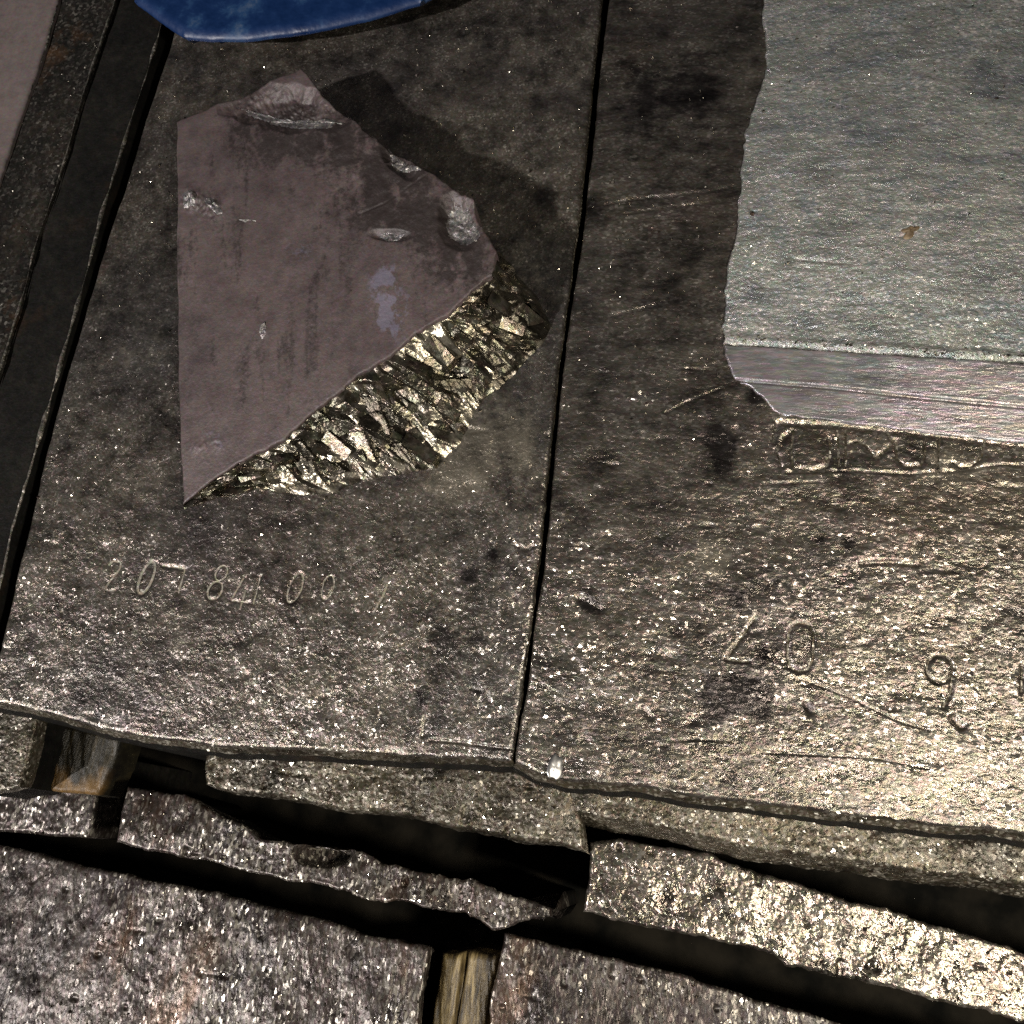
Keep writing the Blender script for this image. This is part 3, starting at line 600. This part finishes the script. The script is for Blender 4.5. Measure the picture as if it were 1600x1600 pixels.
for _ in range(14): FVs[1:-1, 1:-1] = (FVs[:-2, 1:-1] + FVs[2:, 1:-1] + FVs[1:-1, :-2] + FVs[1:-1, 2:]) / 4
for cx, cy, lx, ly, an in [(685, 548, 52, 22, .75), (668, 530, 40, 12, .7), (655, 700, 62, 20, .5), (634, 690, 50, 11, .5), (575, 640, 40, 18, .6), (525, 695, 46, 18, .6), (505, 705, 40, 14, .4), (700, 640, 42, 18, .6), (760, 540, 40, 20, .5), (800, 510, 40, 18, .5), (780, 470, 38, 16, .5), (600, 612, 36, 20, .6), (440, 715, 40, 12, -.3), (390, 745, 36, 10, -.4)]:
    t = rng.normal(0, 0.0009, 4); t = np.array([t[0], t[0] + t[1], t[0] + t[1] + t[2], t[0] + t[2]])
    crystal(cx, cy, lx * rng.uniform(.85, 1.1), ly, an + rng.normal(0, .08), 0, t)
# fresh bright metal in the chips
def chip(outline, seed):
    n = 64; ol = jag(resample(np.array(outline + outline[:1], float), n + 1), 2.5, 0.09, seed)[:-1]; c = ol.mean(0); R_ = 10
    P = np.array([c + (ol - c) * (i / (R_ - 1)) for i in range(R_)])
    vs = un(P, shard_z(P)).reshape(-1, 3); f = np.repeat(np.linspace(0, 1, R_), n)
    vs[:, 2] = top_pts(vs) + 0.0004 - 0.0007 * f ** 5 + 0.0006 * fbm(vs[:, 0] * 500, vs[:, 1] * 500, seed + 3, 3) * (1 - f ** 3)
    qs = [(i * n + k, (i + 1) * n + k, (i + 1) * n + (k + 1) % n, i * n + (k + 1) % n) for i in range(R_ - 1) for k in range(n)]
    mesh_obj('chip_scar', vs, qs, M['chip'], sh)
SV = SURF['SH'][0]
def top_pts(vs):
    out = np.empty(len(vs))
    for i, q in enumerate(vs): out[i] = SV[((SV[:, :2] - q[:2]) ** 2).sum(1).argmin(), 2]
    return out
for sd, ol in enumerate([[(362, 160), (392, 166), (425, 176), (470, 178), (530, 182), (546, 190), (520, 200), (470, 198), (425, 190), (385, 176)],
                         [(604, 226), (618, 236), (640, 254), (662, 268), (640, 266), (618, 262), (606, 248)],
                         [(708, 308), (732, 312), (738, 336), (756, 366), (748, 380), (720, 378), (700, 364), (692, 344), (698, 324)],
                         [(588, 366), (606, 360), (634, 363), (622, 372), (600, 376)], [(284, 302), (300, 296), (310, 310), (304, 326), (286, 326)],
                         [(318, 305), (334, 312), (350, 334), (340, 338), (322, 322)], [(370, 343), (390, 340), (404, 345), (384, 348)], [(406, 508), (416, 498), (418, 522), (410, 530), (405, 520)]]): chip(ol, 200 + sd)

# ------------------------------------------------------------------ left ingot with stepped side
J = thing('ingot', 'smooth grey ingot cut off by the left edge with a dark stepped side', 'ingot')
L1 = [(160, -260), (92, 0), (78, 50), (62, 110), (28, 195), (0, 275), (-60, 460), (-260, 1100)]
plate('body', [(-350, -260), (-100, -260), (160, -260)], L1, [(-460, 1100), (-260, 1100)], [(-350, -260), (-460, 1100)], 0, FLOOR, M['left'], J, rnd=5, jags=(0, 2.5, 0, 0), hfun=relief(0.5, 81), seed=16, step=3, key='J')
L2 = [(250, -260), (180, 0), (125, 165), (105, 240), (60, 370), (30, 480), (-30, 680), (-150, 1100)]
L3 = [(325, -260), (248, 60), (165, 315), (130, 450), (82, 615), (20, 830), (-8, 960), (-45, 1100)]
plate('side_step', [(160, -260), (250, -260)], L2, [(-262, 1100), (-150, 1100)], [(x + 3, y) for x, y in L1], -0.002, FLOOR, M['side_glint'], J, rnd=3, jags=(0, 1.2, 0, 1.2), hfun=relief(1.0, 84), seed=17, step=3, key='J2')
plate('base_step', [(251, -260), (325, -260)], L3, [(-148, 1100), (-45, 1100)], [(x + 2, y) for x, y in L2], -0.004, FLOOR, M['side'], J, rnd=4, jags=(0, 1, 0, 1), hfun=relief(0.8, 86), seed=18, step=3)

def highlight_line(line, z, rad, name, seed):
    n = 420; l = jag(resample(line, n), 1.2, 0.05, seed); c = un(l, np.full(n, z))
    rr = rad * np.clip(0.5 + 1.6 * fbm(np.arange(n) * 0.07, np.zeros(n) + seed, seed, 3), 0.12, 1.3)
    c[:, 2] += 0.4 * rad
    t = np.gradient(c, axis=0); t /= np.linalg.norm(t, axis=1)[:, None]; b = np.cross(t, [0, 0, 1.0])
    ring = np.stack([c + (b * math.cos(a) + np.array([0, 0, 1.0]) * math.sin(a)) * rr[:, None] for a in np.linspace(0, 2 * math.pi, 7)[:-1]], 1)
    idx = np.arange(n * 6).reshape(n, 6); q = np.stack([idx[:-1], np.roll(idx[:-1], -1, 1), np.roll(idx[1:], -1, 1), idx[1:]], -1).reshape(-1, 4)
    mesh_obj(name, ring, q, M['highlight_line'], J)
highlight_line(L2, -0.0022, 0.0007, 'edge_highlight', 141); highlight_line(L3, -0.0043, 0.0011, 'edge_highlight', 143); highlight_line(L1[:7], -0.0012, 0.0006, 'edge_highlight', 145)  # added tubes imitate thin highlights along the step edges

# ------------------------------------------------------------------ pieces in front of the big ingots
g = 'ingot ends in the layer below'
I = thing('ingot', 'small grainy ingot corner at the left edge beside the orange wood block', 'ingot', g)
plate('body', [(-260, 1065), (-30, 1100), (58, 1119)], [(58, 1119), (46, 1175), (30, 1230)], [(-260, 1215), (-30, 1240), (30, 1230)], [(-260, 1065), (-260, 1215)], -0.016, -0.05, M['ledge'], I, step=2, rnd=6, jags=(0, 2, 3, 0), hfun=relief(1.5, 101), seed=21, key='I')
K = thing('ingot', 'dark rough ingot end under the orange wood block at the left edge', 'ingot', g)
plate('body', [(-260, 1190), (40, 1170), (165, 1180)], [(165, 1180), (150, 1246), (146, 1280), (137, 1308)], [(-260, 1275), (0, 1300), (70, 1306), (137, 1308)], [(-260, 1190), (-260, 1275)], -0.062, FLOOR, M['lower'], K, step=2, rnd=6, jags=(0, 2, 4, 0), hfun=relief(4, 103), seed=22, key='K')
E_ = thing('ingot', 'long narrow rough ingot edge below the stamped left ingot with ragged sides', 'ingot', g)
def e_h(P, V, d):
    h = relief(2.8, 105, pits=1.2, fine=0.55)(P, V, d)
    r = np.sqrt(((P[..., 0] - 505) / 42) ** 2 + ((P[..., 1] - 1333) / 20) ** 2)
    return h - 0.012 * np.clip(1.2 - r, 0, 0.5) / 0.5
plate('body', [(198, 1229), (240, 1238), (300, 1248), (370, 1288), (400, 1308), (465, 1316), (545, 1331), (590, 1341), (650, 1360), (750, 1381), (800, 1399), (862, 1420)], [(862, 1420), (862, 1432)],
      [(180, 1316), (215, 1322), (280, 1341), (360, 1356), (425, 1371), (500, 1381), (565, 1401), (650, 1416), (725, 1427), (768, 1452), (800, 1447), (862, 1432)], [(198, 1229), (190, 1270), (180, 1316)],
      -0.033, FLOOR, M['lower'], E_, step=1.8, rnd=5, jags=(5, 2, 5, 1), jfreq=0.06, hfun=e_h, walls=[(-3, -0.041), ((-30, -5, -30, -5), -0.10)], seed=24, key='E')
C_ = thing('ingot', 'grainy ingot end beneath the right ingot front with cast ridges', 'ingot', g)
plate('body', [(921, 1316), (965, 1308), (1120, 1337), (1215, 1371), (1325, 1406), (1450, 1441), (1600, 1490), (1900, 1580)], [(1900, 1580), (1900, 1680)],
      [(911, 1425), (1000, 1446), (1100, 1466), (1210, 1495), (1300, 1525), (1450, 1561), (1540, 1581), (1600, 1596), (1900, 1680)], [(921, 1316), (919, 1370), (911, 1425)],
      -0.036, FLOOR, M['wet'], C_, step=2, rnd=6, jags=(4, 2, 5, 2), jfreq=0.05, hfun=relief(2.2, 107, pits=1.0, fine=0.5), walls=[(-3, -0.044), ((-30, -5, -45, -15), -0.12)], seed=26, key='C')
g2 = 'ingots in the bottom layer'
F_ = thing('ingot', 'bottom left ingot with brownish scratched face beside the upright wood spacer', 'ingot', g2)
def f_h(P, V, d):
    h = relief(1.8, 109, pits=0.7, fine=0.6)(P, V, d)
    for x0, y0, y1 in ((165, 1370, 1440), (210, 1365, 1500), (262, 1390, 1490), (70, 1355, 1380), (618, 1510, 1600), (640, 1500, 1600), (560, 1450, 1480)):
        h = groove(h, P, [(x0, y0), (x0 - 6, (y0 + y1) / 2), (x0 - 22, y1)], .0007, 2)
    return h
plate('body', [(-260, 1290), (-20, 1318), (100, 1346), (200, 1366), (300, 1391), (400, 1411), (465, 1431), (550, 1451), (671, 1481)], [(671, 1481), (660, 1560), (640, 1760)], [(-260, 1700), (640, 1760)], [(-260, 1290), (-260, 1700)],
      -0.062, FLOOR, M['lower'], F_, step=2.2, rnd=6, jags=(4, 2, 0, 0), hfun=f_h, walls=[(-2, -0.07), ((-130, -60, 0, 0), -0.14)], seed=28, key='F')
D_ = thing('ingot', 'bottom ingot right of the upright wood spacer with a grainy wet face', 'ingot', g2)
plate('body', [(788, 1458), (815, 1468), (865, 1477), (950, 1497), (1080, 1527), (1180, 1566), (1300, 1596), (1900, 1740)], [(1900, 1740), (1900, 1860)], [(755, 1760), (1900, 1860)], [(788, 1458), (780, 1500), (768, 1550), (765, 1610), (755, 1760)],
      -0.060, FLOOR, M['lower'], D_, step=2.2, rnd=6, jags=(4, 1, 0, 3), hfun=relief(2.0, 111, pits=0.8, fine=0.6), walls=[(-2, -0.068), ((-130, 0, 0, -60), -0.14)], seed=30, key='D')
w1 = plate('wood_spacer', [(690, 1490), (735, 1486), (781, 1492)], [(781, 1492), (764, 1560), (750, 1760)], [(655, 1760), (750, 1760)], [(690, 1490), (682, 1550), (655, 1760)], -0.075, FLOOR, M['wood'], None, step=2, rnd=12, jags=(3, 2, 0, 2),
           hfun=lambda P, V, d: 0.002 * fbm(P[..., 0] * 0.12, P[..., 1] * 0.008, 120, 4) - 0.004 * np.exp(-((P[..., 0] - 728 + (P[..., 1] - 1490) * 0.14) / 4) ** 2), seed=33)
tag(w1, 'yellowish brown wooden spacer standing between the two bottom ingots', 'wood spacer', 'wood spacers between ingots')
w2 = plate('wood_spacer', [(64, 1124), (130, 1140), (188, 1153)], [(188, 1153), (172, 1200), (152, 1241)], [(38, 1228), (90, 1238), (152, 1241)], [(64, 1124), (50, 1180), (38, 1228)], -0.040, -0.0615, M['wood_dark'], None, step=2, rnd=8, jags=(2, 2, 2, 2),
           hfun=lambda P, V, d: 0.0015 * fbm(P[..., 0] * 0.12, P[..., 1] * 0.02, 122, 4), seed=35, shade_wall=False,
           wear_light=lambda P, V: np.clip((P[..., 1] - 1120 - (P[..., 0] - 40) * 0.1 - 72) / 30 + 1.2 * fbm(P[..., 0] * .05, P[..., 1] * .05, 7, 3), 0, 1))
tag(w2, 'dark square wood block with an orange lower edge under the left ingot', 'wood spacer', 'wood spacers between ingots')

# ------------------------------------------------------------------ blue plastic at the top
bl = plate('plastic_tub', [(120, -260), (500, -260), (980, -260)], [(980, -260), (800, -80), (655, 0)], [(288, 54), (330, 58), (385, 58), (480, 45), (570, 25), (655, 0)], [(120, -260), (208, -2), (250, 30), (288, 54)], 0.022, 0.006, M['blue'], None, step=3,
           rnd=16, jags=(0, .8, .8, 1.2), hfun=relief(0.8, 131), walls=[((0, -22, -24, -12), 0.012), ((0, -62, -66, -40), 0.0065)], seed=38, wall_noise=0.4, shade_wall=False)
tag(bl, 'scuffed dark blue plastic tub edge with a rounded corner at the top of the ingot', 'plastic tub')

# ------------------------------------------------------------------ flake, grains added as glints, loose metal chips
fl = blob('flake', 1420, 362, 12, 6, 0.0067, 0.0016, M['flake'], None, 9, rot=-0.5, rough=0.9)
tag(fl, 'small brown flake lying on the pale slab', 'flake')
blobs = []
def grit(name, keys, label, size, mat, zlift=0.0002):
    vs, fs = [], []; b = 0
    octv = np.array([(1, 0, 0), (-1, 0, 0), (0, 1, 0), (0, -1, 0), (0, 0, 1), (0, 0, -1)], float)
    octf = np.array([(0, 2, 4), (2, 1, 4), (1, 3, 4), (3, 0, 4), (2, 0, 5), (1, 2, 5), (3, 1, 5), (0, 3, 5)])
    for key, n in keys:
        V, P, d = SURF[key]
        ok = np.where((P[:, 0] > -60) & (P[:, 0] < 1660) & (P[:, 1] > -60) & (P[:, 1] < 1660) & (d > 4))[0]
        pick = rng.choice(ok, n)
        for i in pick:
            s = size * rng.lognormal(0, 0.45)
            Rm, _ = np.linalg.qr(rng.normal(size=(3, 3)))
            o = (octv * s * np.array([1, rng.uniform(.4, 1), rng.uniform(.3, .7)])) @ Rm.T
            vs.append(o + V[i] + np.array([0, 0, zlift])); fs.append(octf + b); b += 6
    return tag(mesh_obj(name, np.concatenate(vs), np.concatenate(fs), mat, None, smooth=False), label, 'grit', None, 'stuff')
m, nt, p = mat_new('glint_grit_metal'); p.inputs['Base Color'].default_value = (0.42, 0.39, 0.33, 1); p.inputs['Metallic'].default_value = 1; p.inputs['Roughness'].default_value = 0.22; M['grit'] = m
gi = N(nt, 'ShaderNodeNewGeometry'); gm = N(nt, 'ShaderNodeMapRange'); gm.inputs[3].default_value = 250; gm.inputs[4].default_value = 620
nt.links.new(gi.outputs['Random Per Island'], gm.inputs[0]); nt.links.new(gm.outputs[0], p.inputs['Thin Film Thickness'])
k_ = 230; xs = rng.uniform(1132, 1700, k_); Pc = np.stack([xs, crest_y(xs) - 7 + rng.normal(0, 3, k_)], -1)
Vs, Ps, _ = SURF['S']
near = np.array([((Ps - q) ** 2).sum(1).argmin() for q in Pc]); SURF['CREST'] = (Vs[near], Pc, np.full(k_, 9.0))
grit('glint_grit', [('A', 1300), ('B', 1200), ('AL', 700), ('BL', 500), ('E', 700), ('C', 900), ('F', 1200), ('D', 900), ('I', 150), ('K', 150), ('J2', 200), ('S', 350), ('CREST', 200)],
     'tiny bright metal grains added as glints over the ingot faces', 0.00042, M['grit'])

grit('metal_chips', [('A', 130), ('B', 130), ('S', 30), ('C', 40), ('D', 40), ('F', 60), ('AL', 30)], 'small dark metal chips and crumbs lying loose on the ingot faces', 0.0008, M['lower'], 0.0001)
